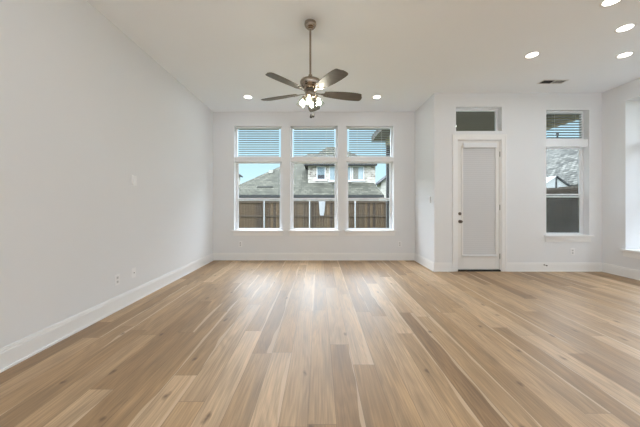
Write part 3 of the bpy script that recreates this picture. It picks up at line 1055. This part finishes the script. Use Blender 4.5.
# ------------------------------------------------------------------ neighbouring houses
EY = 26.0
hs = thing('house', 'stone house with broad grey shingle roofs behind the back fence', 'house', (0, EY + 6, GZ))
# lower storey walls
bx('lower_wall', M['stone'], hs, (-9.0, 5.6, EY + 0.45, EY + 13.8, GZ, 2.0))
bm = bmesh.new()
eL, eR = (-9.43, EY, 2.16), (5.95, EY, 2.16)
bL, bR = (-9.43, EY + 14.4, 2.16), (5.95, EY + 14.4, 2.16)
rL, rR = (-1.29, EY + 7.2, 7.2), (3.7, EY + 7.2, 7.2)
vs = [bm.verts.new(p) for p in (eL, eR, bR, bL, rL, rR)]
for f in ((0, 1, 5, 4), (1, 2, 5), (2, 3, 4, 5), (3, 0, 4), (0, 3, 2, 1)):
    bm.faces.new([vs[i] for i in f])
obj('lower_roof', bm, M['roof'], hs)
bx('gutter', M['fascia'], hs, (-9.43, 5.95, EY - 0.06, EY + 0.10, 1.91, 2.15))
bx('roof_vent', M['fascia'], hs, ((257.5 - 319) * 27.2 / F, (273 - 319) * 27.2 / F, 27.05, 27.35, 2.92, 3.02))
xv = (271.5 - 319) * 29.6 / F
bx('roof_box_vent', M['siding'], hs, (xv - 0.25, xv + 0.15, 29.3, 29.9, 4.55, 4.85))
UX0, UX1, UY = -1.08, 5.52, 27.77
bx('upper_wall', M['stone'], hs, (UX0, UX1, UY, UY + 6.0, 2.6, 5.15))
bm = bmesh.new()
E = [(-1.44, 27.3, 5.28), (5.60, 27.3, 5.28), (5.60, 34.2, 5.28), (-1.44, 34.2, 5.28), (0.87, 30.8, 7.52), (1.95, 30.8, 7.52)]
vs = [bm.verts.new(p) for p in E]
for f in ((0, 1, 5, 4), (1, 2, 5), (2, 3, 4, 5), (3, 0, 4), (0, 3, 2, 1)):
    bm.faces.new([vs[i] for i in f])
obj('upper_roof', bm, M['roof'], hs)
bx('upper_eave', M['fascia'], hs, (-1.44, 5.60, 27.3, 34.2, 5.08, 5.275))
def hx(px): return (px - 319) * UY / F
def hz(py): return CZ + (205 - py) * UY / F
for (a, b, t, bt, mt, extra) in ((316.4, 325.7, 166.0, 180.0, 'pane', True), (329.0, 338.8, 166.0, 181.0, 'pane', False),
                                 (341.2, 351.0, 166.0, 181.0, 'pane', False), (352.0, 364.2, 166.0, 180.5, 'pane', False)):
    f = bmesh.new()
    for q in frame_boxes(hx(a), hx(b), hz(bt), hz(t), UY - 0.06, UY - 0.001, 0.10):
        box(f, *q)
    fo = obj('house_window', f, M['extwin'], hs)
    bx('window_pane', M[mt], fo, (hx(a) + 0.08, hx(b) - 0.08, UY - 0.03, UY - 0.002, hz(bt) + 0.08, hz(t) - 0.08))
    if extra:
        bx('dark_panel', M['night'], fo, (hx(a) + 0.12, hx(b) - 0.12, UY - 0.034, UY - 0.029, hz(bt) + 0.12, hz(bt) + 0.50))
    if a > 350:
        bx('curtain', M['curtain'], fo, (hx(a) + 0.10, hx(a) + 0.62, UY - 0.034, UY - 0.029, hz(bt) + 0.10, hz(t) - 0.10))
    bx('window_ledge', M['extwin'], fo, (hx(a) - 0.08, hx(b) + 0.08, UY - 0.10, UY - 0.001, hz(bt) - 0.10, hz(bt)))

def gable(name_label, x0, x1, y0, y1, ze, zr, roofm, wallm, over=0.35, axis='y', th=0.25):
    """ridge along y (axis 'y') or along x"""
    h = thing('house', name_label, 'house', ((x0 + x1) / 2, (y0 + y1) / 2, GZ))
    if axis == 'y':
        xm = (x0 + x1) / 2
        bm = bmesh.new()
        prism(bm, [(x0, y0, GZ), (x1, y0, GZ), (x1, y0, ze), (xm, y0, zr - 0.02), (x0, y0, ze)], (0, y1 - y0, 0))
        obj('house_wall', bm, wallm, h)
        sl = (zr - ze) / (xm - x0)
        bm = bmesh.new()
        prism(bm, [(x0 - over, y0 - over, ze - over * sl), (xm, y0 - over, zr), (x1 + over, y0 - over, ze - over * sl), (x1 + over, y0 - over, ze - over * sl + th), (xm, y0 - over, zr + th), (x0 - over, y0 - over, ze - over * sl + th)], (0, y1 - y0 + 2 * over, 0))
        obj('gable_roof', bm, roofm, h)
    return h
# house at the far left: a strip of wall and a sloping dark eave
gable('far house whose dark eave shows at the left edge of the leftmost window', -23.0, -13.85, 40, 50, 6.35, 9.6, M['roofd'], M['siding'], 0.35)
gable('pale far house with a sloping grey roof beside the dark porch post', 8.75, 16.2, 40, 43, 4.50, 7.4, M['roofd'], M['siding'], 0.5, 'y', 0.15)
# large roof seen through the window by the door
h = thing('house', 'house with a large pale grey shingle roof beyond the side fence', 'house', (22, 26, GZ))
bx('house_wall', M['siding'], h, (17.0, 27.4, 10, 37, GZ, 2.7))
bm = bmesh.new()
prism(bm, [(16, 9, 2.55), (22, 9, 6.75), (28, 9, 2.55), (28, 9, 2.35), (22, 9, 6.45), (16, 9, 2.35)], (0, 28.5, 0))
obj('gable_roof', bm, M['roof2'], h)
bm = bmesh.new()
tube(bm, (22, 26.2, 6.6), (22, 26.2, 7.75), 0.07, n=12)
tube(bm, (22, 26.2, 7.7), (22, 26.2, 7.95), 0.11, n=12)
obj('vent_pipe', bm, M['fascia'], h)
# small outbuilding
SX, SY = 237 * 13.0 / F, 13.0
h = thing('garden_shed', 'small white gabled shed just above the side fence', 'shed', (SX, SY + 2, GZ))
bm = bmesh.new()
prism(bm, [(SX - 0.9, SY, GZ), (SX + 0.75, SY, GZ), (SX + 0.75, SY, 1.98), (SX, SY, 2.50), (SX - 0.9, SY, 1.90)], (0, 4, 0))
obj('shed_wall', bm, M['shed'], h)
bm = bmesh.new()
prism(bm, [(SX - 1.0, SY - 0.02, 1.84), (SX, SY - 0.02, 2.51), (SX, SY - 0.02, 2.57), (SX - 1.0, SY - 0.02, 1.90)], (0, 4.1, 0))
obj('roof_panel', bm, M['shed'], h)
bm = bmesh.new()
prism(bm, [(SX, SY - 0.06, 2.50), (SX + 0.85, SY - 0.06, 1.92), (SX + 0.85, SY - 0.06, 1.99), (SX, SY - 0.06, 2.58)], (0, 4.1, 0))
obj('roof_panel', bm, M['roofd'], h)
bx('corner_post', M['fascia'], h, (SX - 0.03, SX + 0.03, SY - 0.03, SY - 0.001, GZ, 2.48))
